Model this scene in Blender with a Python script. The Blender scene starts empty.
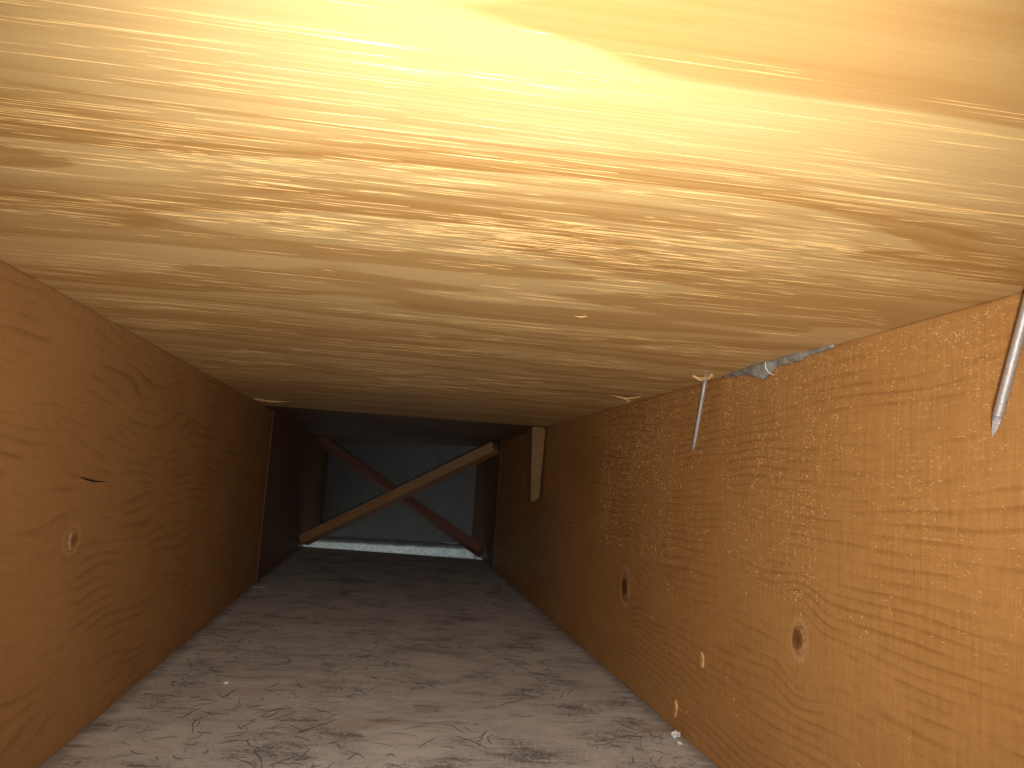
import bpy, bmesh, math, random
from mathutils import Vector, Matrix, noise as mnoise

# ------------------------------------------------------------------ camera, world, light, exposure
scene = bpy.context.scene
col = scene.collection
L, R, H = -0.1602, 0.2081, 0.2347          # joist faces, underside of the plywood (9 1/4" joists, 14 1/2" bay)
CAM = Vector((0.0, 0.0, 0.1594))
CAMROT = Matrix(((0.98559, -0.08339, -0.14719), (-0.15585, -0.10922, -0.98172), (0.06579, 0.99051, -0.12064)))
cam_data = bpy.data.cameras.new('camera')
cam_data.sensor_fit = 'HORIZONTAL'
cam_data.sensor_width = 36.0
cam_data.lens = 36.0 * 800.0 / 1024.0
cam_data.clip_start = 0.005
cam = bpy.data.objects.new('camera', cam_data)
cam.matrix_world = Matrix.Translation(CAM) @ CAMROT.to_4x4()
col.objects.link(cam)
scene.camera = cam

world = bpy.data.worlds.new('world')
scene.world = world
world.use_nodes = True
world.node_tree.nodes['Background'].inputs['Color'].default_value = (0.105, 0.110, 0.115, 1)
world.node_tree.nodes['Background'].inputs['Strength'].default_value = 1.0

# the flash LED of the camera, a little to the right of the lens
fl = bpy.data.lights.new('camera_flash', 'SPOT')
fl.energy = 6.8
fl.color = (1.0, 0.955, 0.88)
fl.spot_size = math.radians(101)
fl.spot_blend = 1.0
fl.shadow_soft_size = 0.0035
flo = bpy.data.objects.new('camera_flash', fl)
flo.matrix_world = Matrix.Translation(CAM + CAMROT @ Vector((0.001, -0.017, 0.004))) @ CAMROT.to_4x4()
col.objects.link(flo)

vs = scene.view_settings
vs.view_transform = 'Standard'
vs.look = 'None'
vs.exposure = 0.0
vs.gamma = 1.0
vs.use_curve_mapping = False

rnd = random.Random(7)

# ------------------------------------------------------------------ node helpers
class NT:
    def __init__(self, name):
        self.m = bpy.data.materials.new(name)
        self.m.use_nodes = True
        self.t = self.m.node_tree
        self.b = self.t.nodes['Principled BSDF']
        tc = self.t.nodes.new('ShaderNodeTexCoord')
        self.co = tc.outputs['Object']
        s = self.t.nodes.new('ShaderNodeSeparateXYZ')
        self.t.links.new(self.co, s.inputs[0])
        self.x, self.y, self.z = s.outputs
    def put(self, sock, v):
        if isinstance(v, (int, float)):
            sock.default_value = v
        elif isinstance(v, (tuple, list)):
            sock.default_value = tuple(v) + ((1.0,) if len(v) == 3 and sock.type == 'RGBA' else ())
        else:
            self.t.links.new(v, sock)
    def op(self, o, a, b=0.0, c=None, clamp=False):
        n = self.t.nodes.new('ShaderNodeMath'); n.operation = o; n.use_clamp = clamp
        self.put(n.inputs[0], a); self.put(n.inputs[1], b)
        if c is not None: self.put(n.inputs[2], c)
        return n.outputs[0]
    def add(self, a, b): return self.op('ADD', a, b)
    def sub(self, a, b): return self.op('SUBTRACT', a, b)
    def mul(self, a, b): return self.op('MULTIPLY', a, b)
    def vec(self, a, b, c):
        n = self.t.nodes.new('ShaderNodeCombineXYZ')
        for s, v in zip(n.inputs, (a, b, c)): self.put(s, v)
        return n.outputs[0]
    def noise(self, v, scale=1.0, detail=2.0, rough=0.5, dist=0.0):
        n = self.t.nodes.new('ShaderNodeTexNoise')
        self.put(n.inputs['Vector'], v)
        n.inputs['Scale'].default_value = scale
        n.inputs['Detail'].default_value = detail
        n.inputs['Roughness'].default_value = rough
        n.inputs['Distortion'].default_value = dist
        return n.outputs['Fac']
    def ramp(self, f, stops, interp='LINEAR'):
        n = self.t.nodes.new('ShaderNodeValToRGB')
        n.color_ramp.interpolation = interp
        e = n.color_ramp.elements
        while len(e) < len(stops): e.new(0.5)
        for i, (p, c) in enumerate(stops):
            e[i].position = p
            e[i].color = (c, c, c, 1) if isinstance(c, (int, float)) else tuple(c) + (1,)
        self.put(n.inputs[0], f)
        return n.outputs[0]
    def mix(self, f, a, b, mode='MIX'):
        n = self.t.nodes.new('ShaderNodeMix'); n.data_type = 'RGBA'; n.blend_type = mode
        self.put(n.inputs[0], f); self.put(n.inputs[6], a); self.put(n.inputs[7], b)
        return n.outputs[2]
    def rng(self, v, a, b, c=0.0, d=1.0):
        n = self.t.nodes.new('ShaderNodeMapRange'); n.interpolation_type = 'SMOOTHSTEP'
        self.put(n.inputs[0], v)
        for i, q in enumerate((a, b, c, d)): n.inputs[i + 1].default_value = q
        return n.outputs[0]
    def bump(self, h, strength, dist):
        n = self.t.nodes.new('ShaderNodeBump')
        n.inputs['Strength'].default_value = strength
        n.inputs['Distance'].default_value = dist
        self.put(n.inputs['Height'], h)
        return n.outputs[0]
    def done(self, color, rough=0.6, spec=0.4, normal=None, metal=0.0, sheen=0.0, sheen_tint=(1, 1, 1)):
        self.put(self.b.inputs['Base Color'], color)
        self.b.inputs['Sheen Weight'].default_value = sheen
        self.b.inputs['Sheen Roughness'].default_value = 0.45
        self.put(self.b.inputs['Sheen Tint'], sheen_tint)
        self.put(self.b.inputs['Roughness'], rough)
        self.put(self.b.inputs['Specular IOR Level'], spec)
        self.put(self.b.inputs['Metallic'], metal)
        if normal is not None: self.put(self.b.inputs['Normal'], normal)
        return self.m

# ------------------------------------------------------------------ materials
def plywood(name, pale, tan, seed, sheen=0.06):
    n = NT(name)
    # grain runs across the bay (x), with a slight drift
    yy = n.add(n.y, n.mul(n.x, 0.02))
    low = n.noise(n.vec(n.mul(n.x, 3.4), n.mul(yy, 15.0), seed), 1.0, 2.0, 0.45)
    low2 = n.noise(n.vec(n.mul(n.x, 7.0), n.mul(yy, 60.0), seed + 4.0), 1.0, 2.0, 0.5)
    F = n.add(n.add(n.mul(yy, 12.0), n.mul(low, 4.4)), n.mul(low2, 0.16))
    band = n.ramp(n.op('FRACT', F), [(0.0, 0.10), (0.28, 0.0), (0.58, 0.55), (0.84, 1.0), (0.95, 0.95), (1.0, 0.10)], 'EASE')
    # narrow early/late wood lines where the veneer is cut near the quarter
    F2 = n.add(n.add(n.mul(yy, 90.0), n.mul(low, 9.0)), n.mul(low2, 1.2))
    lines = n.ramp(n.op('FRACT', F2), [(0.0, 0.0), (0.45, 0.25), (0.85, 1.0), (1.0, 0.0)], 'EASE')
    lm = n.noise(n.vec(n.mul(n.x, 1.6), n.mul(yy, 13.0), seed + 9.0), 1.0, 1.0)
    lmask = n.rng(n.add(lm, n.mul(n.y, 0.35)), 0.50, 0.66)
    fib = n.noise(n.vec(n.mul(n.x, 5.0), n.mul(yy, 560.0), seed), 1.0, 2.0, 0.6)
    fib2 = n.noise(n.vec(n.mul(n.x, 14.0), n.mul(yy, 1500.0), seed + 2.0), 1.0, 1.0, 0.5)
    f = n.mul(band, 0.72)
    f = n.add(f, n.mul(n.mul(lines, lmask), 0.46))
    f = n.add(f, n.mul(n.sub(fib, 0.5), 0.30))
    f = n.op('ADD', f, 0.04, clamp=True)
    c = n.ramp(f, [(0.0, pale), (0.5, tuple(0.5 * (a + b) for a, b in zip(pale, tan))), (1.0, tan)])
    blotch = n.noise(n.vec(n.mul(n.x, 9.0), n.mul(n.y, 14.0), seed + 6.0), 1.0, 3.0)
    c = n.mix(n.mul(n.rng(blotch, 0.5, 0.75), 0.22), c, tuple(v * 0.8 for v in tan))
    # raised grain in streaks
    streak = n.rng(n.noise(n.vec(n.mul(n.x, 6.0), n.mul(yy, 26.0), seed + 12.0), 1.0, 3.0, 0.6), 0.42, 0.64)
    h = n.mul(n.add(n.mul(fib, 0.7), n.mul(fib2, 0.3)), n.add(0.08, n.mul(n.mul(streak, 0.85), n.rng(n.y, 0.10, 0.22))))
    rough = n.ramp(fib, [(0.3, 0.52), (0.7, 0.36)])
    return n.done(c, rough, 0.36, n.bump(h, 0.45, 0.0009), sheen=sheen, sheen_tint=(1.0, 0.74, 0.36))

def lumber(name, light, dark, seed, knots, freq=150.0, line_amp=0.5, saw=0.3, wav=0.012, rough=0.55, spec=0.35):
    """Sawn joist face in the y-z plane, grain along y, flowing round its knots."""
    n = NT(name)
    v = n.z
    halo = 0.0
    for (ky, kz, ry, rz, hal) in knots:
        dy = n.mul(n.sub(n.y, ky), 1.0 / ry)
        dz0 = n.sub(n.z, kz)
        dz = n.mul(dz0, 1.0 / rz)
        e2 = n.add(n.mul(dy, dy), n.mul(dz, dz))
        g = n.op('POWER', 2.718, n.mul(e2, -0.16))
        v = n.sub(v, n.mul(n.mul(dz0, g), 0.85))
        e = n.op('SQRT', e2)
        ring = n.mul(n.rng(e, 0.85, 1.05), n.sub(1.0, n.rng(e, 1.1, 1.45)))
        halo = n.op('MAXIMUM', halo, n.mul(ring, hal))
    w = n.noise(n.vec(seed, n.mul(n.y, 4.0), n.mul(n.z, 11.0)), 1.0, 2.0, 0.5)
    w2 = n.noise(n.vec(seed + 3.0, n.mul(n.y, 14.0), n.mul(n.z, 60.0)), 1.0, 3.0, 0.55)
    v = n.add(v, n.add(n.mul(n.sub(w, 0.5), wav * 5.0), n.mul(n.sub(w2, 0.5), wav * 0.4)))
    ph = n.op('FRACT', n.mul(v, freq))
    rings = n.ramp(ph, [(0.0, 0.05), (0.55, 0.1), (0.86, 1.0), (0.96, 0.7), (1.0, 0.05)])
    patch = n.rng(n.noise(n.vec(seed + 5, n.mul(n.y, 11.0), n.mul(n.z, 40.0)), 1.0, 4.0, 0.65), 0.40, 0.62)
    rings = n.mul(rings, patch)
    fib = n.noise(n.vec(seed, n.mul(n.y, 40.0), n.mul(v, 900.0)), 1.0, 2.0, 0.6)
    sawn = n.noise(n.vec(seed + 8.0, n.mul(n.y, 330.0), n.mul(n.z, 45.0)), 1.0, 3.0, 0.6)
    big = n.noise(n.vec(seed + 11.0, n.mul(n.y, 5.0), n.mul(n.z, 9.0)), 1.0, 3.0, 0.55)
    f = n.mul(rings, line_amp)
    f = n.add(f, n.mul(n.sub(fib, 0.45), 0.35))
    f = n.add(f, n.mul(n.sub(sawn, 0.5), saw))
    mot = n.noise(n.vec(seed + 15.0, n.mul(n.y, 120.0), n.mul(n.z, 260.0)), 1.0, 3.0, 0.65)
    f = n.add(f, n.mul(n.sub(mot, 0.5), 0.45))
    f = n.op('ADD', f, n.mul(n.sub(big, 0.40), 0.6), clamp=True)
    c = n.ramp(f, [(0.0, light), (1.0, dark)])
    c = n.mix(halo, c, (0.62, 0.38, 0.18))
    h = n.add(n.add(n.mul(fib, 0.5), n.mul(sawn, 0.9 * saw / 0.3)), n.mul(rings, -0.35))
    return n.done(c, rough, spec, n.bump(h, 0.5, 0.0006))

M_PLY = plywood('plywood_veneer', (0.69, 0.475, 0.205), (0.45, 0.235, 0.066), 1.3)
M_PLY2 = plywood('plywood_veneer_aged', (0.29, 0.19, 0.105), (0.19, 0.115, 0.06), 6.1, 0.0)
KN_L = [(0.4607, 0.1134, 0.010, 0.007, 0.25)]
KN_R = [(0.6670, 0.0775, 0.0115, 0.0135, 0.62), (0.3790, 0.0915, 0.0070, 0.0088, 0.62)]
M_LEFT = lumber('joist_wood_left', (0.44, 0.235, 0.085), (0.20, 0.088, 0.027), 2.2, KN_L, 130.0, 0.42, 0.14, 0.013, 0.62, 0.3)
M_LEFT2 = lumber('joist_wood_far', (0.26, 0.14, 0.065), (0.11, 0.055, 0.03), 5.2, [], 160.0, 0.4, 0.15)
M_RIGHT = lumber('joist_wood_right', (0.54, 0.275, 0.088), (0.25, 0.10, 0.024), 9.7, KN_R, 185.0, 0.42, 0.36, 0.007, 0.5, 0.4)

def board_paper():
    n = NT('grey_board_paper')
    a = n.noise(n.co, 16.0, 5.0, 0.62, 0.6)
    b = n.noise(n.vec(n.mul(n.x, 30.0), n.mul(n.y, 75.0), 2.0), 1.0, 4.0, 0.65, 0.8)
    t = n.noise(n.co, 420.0, 2.0, 0.6)
    f = n.add(n.add(n.mul(a, 0.55), n.mul(b, 0.45)), n.mul(n.sub(t, 0.5), 0.30))
    c = n.ramp(f, [(0.36, (0.23, 0.23, 0.255)), (0.46, (0.59, 0.605, 0.64)), (0.60, (0.77, 0.79, 0.81))])
    stain = n.rng(n.noise(n.vec(n.mul(n.x, 7.0), n.mul(n.y, 16.0), 7.0), 1.0, 3.0, 0.6), 0.55, 0.70)
    c = n.mix(n.mul(stain, 0.35), c, (0.55, 0.41, 0.28))
    edge_dark = n.sub(1.0, n.rng(n.add(n.op('MINIMUM', n.sub(n.x, L), n.sub(R, n.x)), n.mul(n.sub(b, 0.5), 0.02)), 0.0, 0.012))  # board turns darker close to both joists
    c = n.mix(n.mul(edge_dark, 0.6), c, (0.22, 0.19, 0.165))
    return n.done(c, 0.9, 0.15, n.bump(n.add(n.mul(t, 0.4), b), 0.35, 0.0012), sheen=0.05, sheen_tint=(0.92, 0.96, 1.0))
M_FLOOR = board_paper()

def simple(name, c1, c2, scale, rough=0.7, spec=0.3, metal=0.0, bump=0.3, dist=0.0005, detail=3.0):
    n = NT(name)
    t = n.noise(n.co, scale, detail, 0.6)
    return n.done(n.ramp(t, [(0.3, c1), (0.7, c2)]), rough, spec, n.bump(t, bump, dist), metal)

def stick_wood(name, light, dark):
    n = NT(name)
    t = n.noise(n.vec(n.mul(n.x, 22.0), n.mul(n.y, 500.0), n.mul(n.z, 500.0)), 1.0, 2.0, 0.6)
    u = n.noise(n.co, 30.0, 2.0)
    c = n.ramp(n.add(n.mul(t, 0.6), n.mul(u, 0.4)), [(0.3, dark), (0.7, light)])
    return n.done(c, 0.6, 0.3, n.bump(t, 0.4, 0.0005))
M_BRACE = stick_wood('bridging_wood', (0.62, 0.36, 0.18), (0.43, 0.225, 0.11))
M_BRACE2 = stick_wood('bridging_wood_red', (0.36, 0.18, 0.13), (0.24, 0.11, 0.08))
M_CLEAT = stick_wood('cleat_wood', (0.34, 0.195, 0.085), (0.22, 0.12, 0.052))
M_PANEL = simple('end_panel_grey', (0.23, 0.235, 0.23), (0.28, 0.285, 0.28), 25.0, 0.75, 0.3)
M_STRIP = simple('blue_grey_metal', (0.46, 0.62, 0.66), (0.88, 0.99, 1.0), 260.0, 0.50, 0.5, metal=0.75, bump=0.35, dist=0.001)
M_PALE = simple('pale_chip', (0.75, 0.74, 0.70), (0.95, 0.95, 0.93), 400.0, 0.5, 0.5)
M_SPLINT = simple('fresh_splinter', (0.72, 0.44, 0.17), (0.88, 0.62, 0.30), 300.0, 0.5, 0.5)
M_FUZZ = simple('torn_wood_fuzz', (0.76, 0.46, 0.17), (0.93, 0.66, 0.32), 300.0, 0.5, 0.5)
M_RAISED = simple('raised_veneer_fibre', (0.70, 0.43, 0.15), (0.86, 0.60, 0.28), 300.0, 0.38, 0.6)
M_NAIL = simple('bright_steel', (0.36, 0.33, 0.32), (0.50, 0.47, 0.45), 900.0, 0.55, 0.5, metal=0.55, bump=0.25, dist=0.0003)
M_CAULK = simple('grey_caulk', (0.20, 0.195, 0.175), (0.42, 0.40, 0.355), 260.0, 0.45, 0.5, bump=0.5, dist=0.0006)
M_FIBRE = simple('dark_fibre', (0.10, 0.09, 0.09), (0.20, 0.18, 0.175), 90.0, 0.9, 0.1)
M_CRACK = simple('dark_crack', (0.03, 0.014, 0.006), (0.05, 0.022, 0.01), 200.0, 0.9, 0.1)

def knot_mat(name, y0, z0, core, rim, ry):
    n = NT(name)
    dy = n.sub(n.y, y0); dz = n.sub(n.z, z0)
    e = n.mul(n.op('SQRT', n.add(n.mul(dy, dy), n.mul(dz, dz))), 1.0 / ry)
    t = n.noise(n.co, 500.0, 3.0)
    e = n.add(e, n.mul(n.sub(t, 0.5), 0.5))
    r = n.op('FRACT', n.mul(e, 3.2))
    c = n.ramp(e, [(0.0, core), (0.55, tuple(2.2 * v for v in core)), (0.8, rim), (1.0, tuple(0.55 * v for v in rim))])
    c = n.mix(n.mul(n.rng(r, 0.6, 0.95), 0.5), c, core)
    return n.done(c, 0.55, 0.35, n.bump(t, 0.5, 0.0006))

# ------------------------------------------------------------------ mesh helpers
def link(name, bm, mat, parent=None, smooth=False):
    me = bpy.data.meshes.new(name)
    bmesh.ops.recalc_face_normals(bm, faces=bm.faces)
    bm.to_mesh(me); bm.free()
    me.materials.append(mat)
    if smooth:
        for p in me.polygons: p.use_smooth = True
    o = bpy.data.objects.new(name, me)
    col.objects.link(o)
    o.parent = parent
    return o
def hexa(bm, pts):
    """eight corners: bottom ring then top ring"""
    v = [bm.verts.new(p) for p in pts]
    for f in ((0, 1, 2, 3), (4, 5, 6, 7), (0, 1, 5, 4), (1, 2, 6, 5), (2, 3, 7, 6), (3, 0, 4, 7)):
        bm.faces.new([v[i] for i in f])
    return v
def box(x0, x1, y0, y1, z0, z1, bev=0.0):
    bm = bmesh.new()
    hexa(bm, [(x0, y0, z0), (x1, y0, z0), (x1, y1, z0), (x0, y1, z0), (x0, y0, z1), (x1, y0, z1), (x1, y1, z1), (x0, y1, z1)])
    if bev:
        bmesh.ops.bevel(bm, geom=list(bm.edges), offset=bev, segments=2, affect='EDGES', profile=0.6)
    return bm
def bar(p, q, w, t, up, bev=0.0015):
    """rectangular stick from p to q, width w across `up`-ish, thickness t"""
    p = Vector(p); q = Vector(q); d = (q - p).normalized()
    s = d.cross(Vector(up)).normalized(); u = s.cross(d)
    bm = bmesh.new()
    ring = [(-1, -1), (1, -1), (1, 1), (-1, 1)]
    hexa(bm, [p + s * a * t / 2 + u * b * w / 2 for a, b in ring] + [q + s * a * t / 2 + u * b * w / 2 for a, b in ring])
    if bev:
        bmesh.ops.bevel(bm, geom=list(bm.edges), offset=bev, segments=2, affect='EDGES', profile=0.6)
    return bm
def tube(bm, pts, radii, seg=8):
    rings = []
    for i, p in enumerate(pts):
        p = Vector(p)
        d = (Vector(pts[min(i + 1, len(pts) - 1)]) - Vector(pts[max(i - 1, 0)])).normalized()
        a = d.orthogonal().normalized() if i == 0 else (rings_a - d * rings_a.dot(d)).normalized()
        rings_a = a
        b = d.cross(a)
        rings.append([bm.verts.new(p + (a * math.cos(2 * math.pi * k / seg) + b * math.sin(2 * math.pi * k / seg)) * radii[i]) for k in range(seg)])
    for r0, r1 in zip(rings, rings[1:]):
        for k in range(seg):
            bm.faces.new((r0[k], r0[(k + 1) % seg], r1[(k + 1) % seg], r1[k]))
    bm.faces.new(list(reversed(rings[0]))); bm.faces.new(rings[-1])
def tag(o, label, cat=None, group=None, kind=None):
    o['label'] = label
    if cat: o['category'] = cat
    if group: o['group'] = group
    if kind: o['kind'] = kind
    return o
def empty(name, loc=(0, 0, 0)):
    o = bpy.data.objects.new(name, None)
    o.location = loc; o.empty_display_size = 0.02
    col.objects.link(o)
    return o
def structure(name, label, cat):
    o = empty(name)
    return tag(o, label, cat, kind='structure')

# ------------------------------------------------------------------ the bay
YB, YE = -0.55, 2.45
T = 0.038
# ceiling: two plywood sheets of the floor above, butted at y = 1.05
ceil = structure('ceiling', 'honey coloured plywood subfloor underside spanning the joist bay', 'ceiling')
bm = box(L - T - 0.004, R + T + 0.006, YB, 1.0535, H, H + 0.018)
sheet1 = link('plywood_sheet', bm, M_PLY, ceil)
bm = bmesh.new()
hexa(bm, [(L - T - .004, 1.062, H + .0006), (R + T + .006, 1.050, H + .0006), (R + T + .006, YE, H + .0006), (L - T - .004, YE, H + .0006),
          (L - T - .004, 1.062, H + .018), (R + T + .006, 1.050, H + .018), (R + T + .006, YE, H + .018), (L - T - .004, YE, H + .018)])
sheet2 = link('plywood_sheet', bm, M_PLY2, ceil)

wl = structure('wall_left', 'brown wooden floor joist along the left side of the bay', 'joist')
joist_l = link('joist_board', box(L - T, L, YB, 1.150, 0.0, H, .0012), M_LEFT, wl)
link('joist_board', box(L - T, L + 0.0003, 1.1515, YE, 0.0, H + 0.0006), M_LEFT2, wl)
wr = structure('wall_right', 'orange brown rough sawn floor joist along the right side', 'joist')
joist_r = link('joist_board', box(R, R + T, YB, 1.470, 0.0, H, .0012), M_RIGHT, wr)
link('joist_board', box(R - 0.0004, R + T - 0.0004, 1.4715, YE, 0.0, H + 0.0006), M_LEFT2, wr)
# floor: grey paper-faced ceiling board of the room below, ends short of the end panel
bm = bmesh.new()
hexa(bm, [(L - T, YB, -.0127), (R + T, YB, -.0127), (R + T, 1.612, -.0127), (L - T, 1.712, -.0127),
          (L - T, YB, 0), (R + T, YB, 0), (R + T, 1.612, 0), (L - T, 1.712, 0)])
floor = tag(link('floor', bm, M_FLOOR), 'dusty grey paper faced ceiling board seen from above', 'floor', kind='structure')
# unseen board added behind the camera to keep light out of the bay
tag(link('back_light_block', box(L, R, YB, YB + T, 0.0, H), M_LEFT2), 'unseen wooden board added behind the viewpoint to keep the bay dark', 'wall', kind='structure')
# skewed end panel
bm = bmesh.new()
A = Vector((L - .002, 2.300, 0)); B = Vector((R + .001, 1.850, 0)); nrm = Vector((B.y - A.y, -(B.x - A.x), 0)).normalized() * -0.012
pts = [A, B, B + nrm, A + nrm]
hexa(bm, [(p.x, p.y, -0.10) for p in pts] + [(p.x, p.y, H + 0.0006) for p in pts])
tag(link('wall_end', bm, M_PANEL), 'flat light grey panel closing the far end of the bay', 'panel', kind='structure')

# ------------------------------------------------------------------ knots, cracks and torn fibres of the boards
def knot(parent, side, y0, z0, ry, rz, mat, seed, proud=0.0007):
    bm = bmesh.new()
    x0 = R if side > 0 else L
    c = bm.verts.new((x0 - side * proud, y0, z0))
    prev = None
    rings = []
    for rr, hh in ((0.5, 1.0), (0.85, 0.75), (1.0, -0.3)):
        rg = []
        for k in range(20):
            a = 2 * math.pi * k / 20
            j = 1 + 0.12 * math.sin(2 * a + seed) + 0.07 * math.sin(5 * a + 2 * seed)
            rg.append(bm.verts.new((x0 - side * proud * hh, y0 + ry * rr * j * math.cos(a), z0 + rz * rr * j * math.sin(a))))
        rings.append(rg)
    for k in range(20):
        bm.faces.new((c, rings[0][k], rings[0][(k + 1) % 20]))
        for r0, r1 in zip(rings, rings[1:]):
            bm.faces.new((r0[k], r1[k], r1[(k + 1) % 20], r0[(k + 1) % 20]))
    o = link('knot', bm, mat, parent, True)
    return o
knot(joist_r, 1, 0.667, 0.0775, 0.0105, 0.0125, knot_mat('knot_far', 0.667, 0.0775, (0.10, 0.04, 0.015), (0.46, 0.25, 0.12), 0.0115), 0.4)['label'] = 'dark oval knot with pale rim'
knot(joist_r, 1, 0.379, 0.0915, 0.0062, 0.0078, knot_mat('knot_near', 0.379, 0.0915, (0.13, 0.055, 0.02), (0.48, 0.26, 0.12), 0.0072), 2.1)['label'] = 'small oval knot with pale rim'
pk = knot_mat('knot_pale', 0.4986, 0.0551, (0.58, 0.34, 0.13), (0.56, 0.32, 0.12), 0.012)
knot(joist_r, 1, 0.4986, 0.0551, 0.0036, 0.0055, pk, 1.0, 0.0005)['label'] = 'pale pin knot'
knot(joist_r, 1, 0.541, 0.0135, 0.004, 0.0065, knot_mat('knot_low', 0.541, 0.0125, (0.52, 0.29, 0.11), (0.54, 0.30, 0.11), 0.012), 3.0)['label'] = 'pale pin knot near the floor'
knot(joist_l, -1, 0.4607, 0.1134, 0.0055, 0.0062, knot_mat('knot_left', 0.4607, 0.1134, (0.16, 0.085, 0.04), (0.52, 0.33, 0.18), 0.006), 1.7)['label'] = 'small cracked knot'

def sliver(bm, base, tip, w, lift_dir, lift):
    """thin bent splinter with a triangular section"""
    base = Vector(base); tip = Vector(tip); d = tip - base
    s = d.cross(lift_dir).normalized() * w
    m = base + d * 0.5 + lift_dir * lift
    r0 = [bm.verts.new(base + s), bm.verts.new(base - s), bm.verts.new(base + lift_dir * w)]
    r1 = [bm.verts.new(m + s * .7), bm.verts.new(m - s * .7), bm.verts.new(m + lift_dir * w)]
    t = bm.verts.new(tip + lift_dir * lift * 0.7)
    for k in range(3):
        j = (k + 1) % 3
        bm.faces.new((r0[k], r0[j], r1[j], r1[k])); bm.faces.new((r1[k], r1[j], t))
    bm.faces.new(r0)

# hairline crack on the left joist
bm = bmesh.new()
tube(bm, [(L + .00005, .4604, .1466), (L + .0001, .470, .1453), (L + .0001, .482, .1441), (L + .00005, .5037, .1435)], [.0001, .0006, .0005, .0001], 6)
link('crack', bm, M_CRACK, joist_l)['label'] = 'short dark split in the grain'

# fuzzy torn fibres on the rough sawn right joist
bm = bmesh.new()
X = Vector((-1, 0, 0))
n_ok = 0
while n_ok < 6500:
    y = 0.20 + 0.56 * rnd.random() ** 1.3
    z = 0.232 - 0.125 * rnd.random() ** 1.25
    dens = 0.5 + 0.9 * mnoise.noise(Vector((y * 60, 3.1, z * 18))) + 0.6 * mnoise.noise(Vector((y * 14, 8.1, z * 14)))
    if 0.48 < y < 0.56: dens -= 0.45
    if rnd.random() > dens: continue
    ln = rnd.uniform(.0006, .0020) * (0.7 + y)
    a = rnd.gauss(0, 0.7) + (math.pi if rnd.random() < .5 else 0)
    sliver(bm, (R + .0001, y, z), (R - .0002, y + ln * math.cos(a), z + ln * math.sin(a) * 0.8), rnd.uniform(.00005, .00013) * (0.55 + 1.2 * y), X, rnd.uniform(.0001, .0005))
    n_ok += 1
for k in range(140):      # a few pale tears low on the board
    y = rnd.uniform(.25, .62); z = rnd.uniform(.005, .12)
    if mnoise.noise(Vector((y * 30, 1.7, z * 30))) < 0.12: continue
    ln = rnd.uniform(.0006, .0018)
    sliver(bm, (R + .0001, y, z), (R - .0002, y + ln * rnd.uniform(-.6, .6), z + ln), rnd.uniform(.0001, .0002), X, .0003)
o = link('torn_fibres', bm, M_FUZZ, joist_r)
o['kind'] = 'stuff'; o['label'] = 'pale torn wood fibres on the saw marks'

# splinters hanging from the plywood
Dn = Vector((0, 0, -1))
def splinter(pieces, label):
    bm = bmesh.new()
    for b_, t_, w, lf in pieces: sliver(bm, b_, t_, w, Dn, lf)
    link('splinter', bm, M_SPLINT, sheet1)['label'] = label
splinter([((-.1555, .955, H + .0003), (-.112, .930, H - .001), .0016, .002), ((-.150, .957, H + .0003), (-.128, .940, H - .001), .0010, .001)], 'pale splinter lifted near the left joist')
splinter([((.199, .622, H + .0003), (.168, .603, H - .001), .0014, .003), ((.197, .632, H + .0003), (.182, .612, H - .002), .0022, .003)], 'pale splinter lifted near the right joist')
splinter([((.083, .3425, H + .0003), (.0765, .3400, H - .0004), .0005, .0006)], 'tiny splinter in mid sheet')
splinter([((.2020, .482, H + .0003), (.187, .474, H - .0015), .0012, .0015), ((.190, .487, H + .0003), (.2005, .488, H - .0016), .0012, .0012), ((.1985, .476, H + .0003), (.1995, .488, H - .002), .0012, .001)], 'torn veneer around the nail')

# raised grain: long thin veneer fibres standing off the sheet along its grain
bm = bmesh.new()
k = 0
while k < 900:
    y = .125 + .62 * rnd.random() ** 2.0
    if rnd.random() > (y - .115) / .07: continue
    x = rnd.uniform(L + .01, R - .01)
    if rnd.random() > 0.35 + 1.2 * mnoise.noise(Vector((x * 7, y * 34, 9.3))): continue
    ln = rnd.uniform(.008, .045) * rnd.choice((-1, 1))
    ln = max(L + .004, min(R - .004, x + ln)) - x
    sliver(bm, (x, y, H + .00005), (x + ln, y - ln * .02 + rnd.gauss(0, .0003), H + .00005), rnd.uniform(.00004, .00008), Dn, rnd.uniform(.00004, .00014))
    k += 1
k = 0
while k < 600:                                   # a rougher swath where the veneer has lifted its grain
    y = rnd.gauss(.225, .030); x = rnd.gauss(.02, .075)
    if not (L + .01 < x < R - .01) or y < .15: continue
    if rnd.random() > 0.45 + 1.1 * mnoise.noise(Vector((x * 9, y * 80, 2.3))): continue
    ln = rnd.uniform(.004, .026) * rnd.choice((-1, 1))
    ln = max(L + .004, min(R - .004, x + ln)) - x
    sliver(bm, (x, y, H + .00005), (x + ln, y - ln * .02 + rnd.gauss(0, .0002), H + .00005), rnd.uniform(.00004, .00009), Dn, rnd.uniform(.00004, .00012))
    k += 1
o = link('raised_grain', bm, M_RAISED, sheet1)
o['kind'] = 'stuff'; o['label'] = 'fine raised fibres along the grain'

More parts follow.
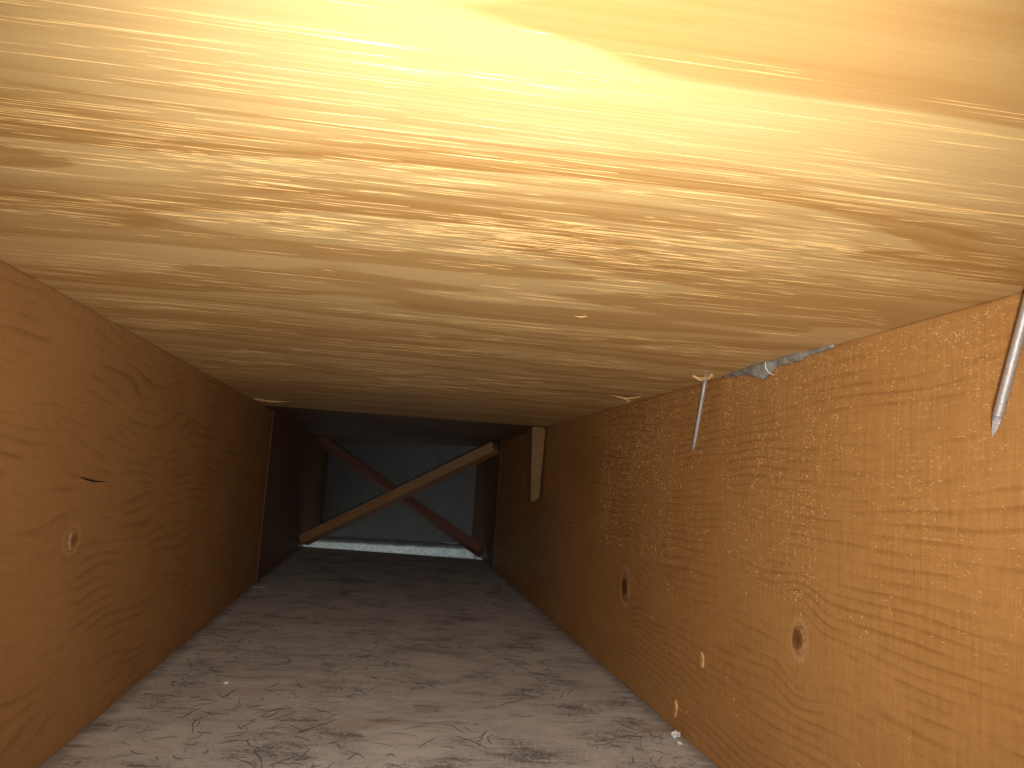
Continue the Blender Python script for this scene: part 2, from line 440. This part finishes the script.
# ------------------------------------------------------------------ nails
def nail(p_top, p_tip, r, label):
    p_top = Vector(p_top); p_tip = Vector(p_tip)
    d = (p_tip - p_top); ln = d.length; d.normalize()
    root = empty('nail', p_top)
    a = d.orthogonal().normalized(); b = d.cross(a)
    bm = bmesh.new()
    prof = [(0, 1), (ln * .3, 1), (ln * .6, 1.0), (ln - r * 4.6, 1.0), (ln - r * 4.2, 0.97)]
    rings = [[bm.verts.new((a * math.cos(2 * math.pi * k / 16) + b * math.sin(2 * math.pi * k / 16)) * r * q + d * s) for k in range(16)] for s, q in prof]
    for r0, r1 in zip(rings, rings[1:]):
        for k in range(16): bm.faces.new((r0[k], r0[(k + 1) % 16], r1[(k + 1) % 16], r1[k]))
    bm.faces.new(rings[0]); bm.faces.new(rings[-1])
    link('shank', bm, M_NAIL, root, True)
    bm = bmesh.new()                                   # four-sided cut point
    def sq(k, s, q):
        an = 2 * math.pi * k / 16
        sup = 1.0 / max(abs(math.cos(an)), abs(math.sin(an)))
        m = min(1.0, (s - (ln - r * 4.2)) / (r * 2.0))
        rad = (1 - m) + m * sup * 0.80
        return bm.verts.new((a * math.cos(an) + b * math.sin(an)) * r * q * rad + d * s)
    rr = [[sq(k, s, q) for k in range(16)] for s, q in ((ln - r * 4.2, 0.97), (ln - r * 3.0, 0.86), (ln - r * 1.6, 0.55), (ln - r * 0.5, 0.22))]
    for r0, r1 in zip(rr, rr[1:]):
        for k in range(16): bm.faces.new((r0[k], r0[(k + 1) % 16], r1[(k + 1) % 16], r1[k]))
    t = bm.verts.new(d * ln)
    for k in range(16): bm.faces.new((rr[-1][k], rr[-1][(k + 1) % 16], t))
    bm.faces.new(rr[0])
    link('point', bm, M_NAIL, root)
    return tag(root, label, 'nail', 'nails poking through the plywood')
nail((.1961, .4788, H + .002), (.1961, .4968, .1861), .00135, 'thin nail poking down beside the grey caulk, farther of two')
nail((.1881, .2065, H + .002), (.1881, .2262, .1832), .0016, 'thick steel nail poking down at the right edge, nearest the viewer')

# ------------------------------------------------------------------ grey caulk squeezed out along the right joist
root = empty('caulk_bead', (R, .42, H))
bm = bmesh.new()
N = 40; K = 9
rows = []
for i in range(N + 1):
    s = i / N
    y = .352 + s * .128
    flap = math.exp(-((y - .424) / .011) ** 2)
    env = min(1, s / .30) * min(1, (1 - s) / .25)
    base = .0010 + .0030 * env * (0.8 + 0.5 * mnoise.noise(Vector((y * 90, 0, 0))))
    rz = base + .0050 * flap; rx = base * 1.1 + .0015 * flap
    row = []
    for k in range(K):
        a = (math.pi / 2) * k / (K - 1)
        j = 1 + 0.25 * mnoise.noise(Vector((y * 170, a * 1.6, 2.2)))
        row.append(bm.verts.new((R - .42 * 0 - rx * math.sin(a) ** .8 * j - (R), y - .42, -rz * math.cos(a) ** .8 * j)))
    row.append(bm.verts.new((0.001, y - .42, 0.001)))
    rows.append(row)
for r0, r1 in zip(rows, rows[1:]):
    for k in range(K + 1):
        j = (k + 1) % (K + 1)
        bm.faces.new((r0[k], r0[j], r1[j], r1[k]))
bm.faces.new(rows[0]); bm.faces.new(rows[-1])
link('bead', bm, M_CAULK, root, True)
bm = bmesh.new()
tube(bm, [(-.0052, -.0075, -.0005), (-.0047, -.0068, -.0035), (-.0030, -.0078, -.0062), (-.0008, -.0095, -.0078)], [.0002, .00035, .0003, .0001], 6)
link('torn_edge', bm, M_PALE, root)['label'] = 'thin pale torn edge'
tag(root, 'grey dried caulk squeezed out between plywood and right joist', 'caulk')

# ------------------------------------------------------------------ cross bridging
def brace(p, q, face, depth, mat, label):
    c = (Vector(p) + Vector(q)) / 2
    bm = bar(p, q, depth, face, (0, 1, -0.42))
    bmesh.ops.translate(bm, verts=bm.verts, vec=-c)
    o = link('bridging_brace', bm, mat); o.location = c
    return tag(o, label, 'brace', 'cross bridging sticks')
brace((-.1500, 1.672, .0150), (.2010, 1.492, .2205), .0185, .026, M_BRACE, 'tan diagonal bridging stick rising to the right, in front of the other')
brace((-.1500, 1.890, .2230), (.1960, 1.572, .0200), .0165, .024, M_BRACE2, 'reddish diagonal bridging stick falling to the right, behind the other')

# wood block fixed high on the right joist
bm = bmesh.new()
hexa(bm, [(.1920, 1.045, .134), (.2030, 1.045, .139), (.2030, 1.085, .139), (.1920, 1.085, .134),
          (.1880, 1.045, .2335), (.2060, 1.045, .2335), (.2060, 1.085, .2335), (.1880, 1.085, .2335)])
bmesh.ops.bevel(bm, geom=list(bm.edges), offset=.0015, segments=2, affect='EDGES')
cl = link('wood_cleat', bm, M_CLEAT)
tag(cl, 'short tan wood cleat standing against the right joist under the plywood', 'wood block')

# ------------------------------------------------------------------ pale strip at the foot of the end panel
bm = bmesh.new()
rows = []
NS = 48
for i in range(NS + 1):
    s = i / NS
    p = Vector((L + .0012 + s * (R - L - .0034), 1.7165, 0))
    prof = [(0.000, -.030), (0.000, -.002), (.0008, .0080), (.0018, .0172), (.005, .0174), (.008, -.030)]
    row = []
    for q, (dy, z) in enumerate(prof):
        jz = .0016 * mnoise.noise(Vector((s * 26, q * .7, .3))) if 0 < q < 5 else 0
        row.append(bm.verts.new((p.x, p.y + dy + .0012 * mnoise.noise(Vector((s * 40, q, 4.0))) + .0012, z + jz)))
    rows.append(row)
for r0, r1 in zip(rows, rows[1:]):
    for k in range(6):
        bm.faces.new((r0[k], r0[(k + 1) % 6], r1[(k + 1) % 6], r1[k]))
bm.faces.new(rows[0]); bm.faces.new(rows[-1])
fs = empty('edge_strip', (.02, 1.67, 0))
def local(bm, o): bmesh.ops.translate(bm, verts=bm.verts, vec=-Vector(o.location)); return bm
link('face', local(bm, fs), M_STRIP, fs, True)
link('shadow_gap_bar', local(bar((L + .0014, 1.7205, .0190), (R - .0024, 1.7205, .0186), .004, .005, (0, 0, 1), .0005), fs), M_FIBRE, fs)['label'] = 'dark bar standing in for the shaded gap above the strip'  # dark bar drawn in place of the shadow gap above the strip
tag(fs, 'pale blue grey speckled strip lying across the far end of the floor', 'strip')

# white bar standing in for light leaking at the panel's right foot
tag(link('light_leak_bar', bar((.1525, 1.9135, .0065), (.1955, 1.8610, .0088), .0035, .002, (0, 0, 1), .0004), M_PALE), 'thin white bar standing in for leaking light at the right foot of the grey end panel', 'sliver')

# ------------------------------------------------------------------ small debris
def chip(name, loc, r, mat, label, seed, sq=0.7):
    bm = bmesh.new()
    bmesh.ops.create_icosphere(bm, subdivisions=2, radius=r)
    for v in bm.verts:
        k = 1 + 0.55 * mnoise.noise(v.co / r * 1.3 + Vector((seed, 0, 0)))
        v.co = Vector((v.co.x * k, v.co.y * k, v.co.z * k * sq))
    lo = min(v.co.z for v in bm.verts)
    for v in bm.verts: v.co.z -= lo
    o = link(name, bm, mat); o.location = loc
    return tag(o, label, 'debris')
chip('plaster_crumb', (.2020, .5235, 0), .0032, M_PALE, 'white plaster crumb on the floor against the right joist', 1.0)
chip('plaster_crumb', (.1995, .5095, 0), .0018, M_PALE, 'tiny white flake just in front of the crumb by the right joist', 3.0)
chip('plaster_crumb', (-.101, .6266, 0), .0014, M_PALE, 'tiny white speck alone on the left half of the floor', 5.0)
chip('wood_chip', (-.0790, 1.6360, .0640), .0060, M_CLEAT, 'small tan wood chip resting on the low end of the bridging', 7.0, 0.9)
bm = bmesh.new()
sliver(bm, (-.1585, 1.1035, .0002), (-.134, 1.092, .0008), .0009, Vector((0, 0, 1)), .0012)
tag(link('floor_splinter', bm, M_SPLINT), 'pale thin splinter lying on the floor at the left joist joint', 'splinter')

# dark hairs and dust fibres lying on the grey board
bm = bmesh.new()
def strand(x, y, ang, ln, r, curl):
    pts = []; rad = []
    n_ = 7
    for i in range(n_):
        pts.append((min(max(x, L + .003), R - .003), y, r * 0.8 + .0002))
        rad.append(r * (0.35 + 0.65 * math.sin(math.pi * (i + .5) / n_)))
        ang += curl * rnd.gauss(0.5, 1.0)
        x += math.cos(ang) * ln / n_; y += math.sin(ang) * ln / n_
    tube(bm, pts, rad, 4)
k = 0
while k < 800:
    x = rnd.uniform(L + .01, R - .01); y = .40 + 0.75 * rnd.random() ** 1.4
    if rnd.random() > 0.45 + 1.3 * mnoise.noise(Vector((x * 16, y * 9, 5.5))): continue
    strand(x, y, rnd.uniform(0, 2 * math.pi), rnd.uniform(.005, .026), rnd.uniform(.00010, .00028), rnd.uniform(.05, .6))
    k += 1
for cx, cy in ((-.044, .524), (.10, .60), (.145, .70), (-.075, .70), (.02, .75), (.06, .53), (-.09, .58)):
    for q in range(9):
        strand(cx + rnd.gauss(0, .012), cy + rnd.gauss(0, .02), rnd.uniform(0, 6.3), rnd.uniform(.012, .045), rnd.uniform(.00012, .00030), rnd.uniform(.05, .35))
o = link('dust_fibres', bm, M_FIBRE)
tag(o, 'dark hairs and dust fibres scattered over the grey floor board', 'dust', kind='stuff')
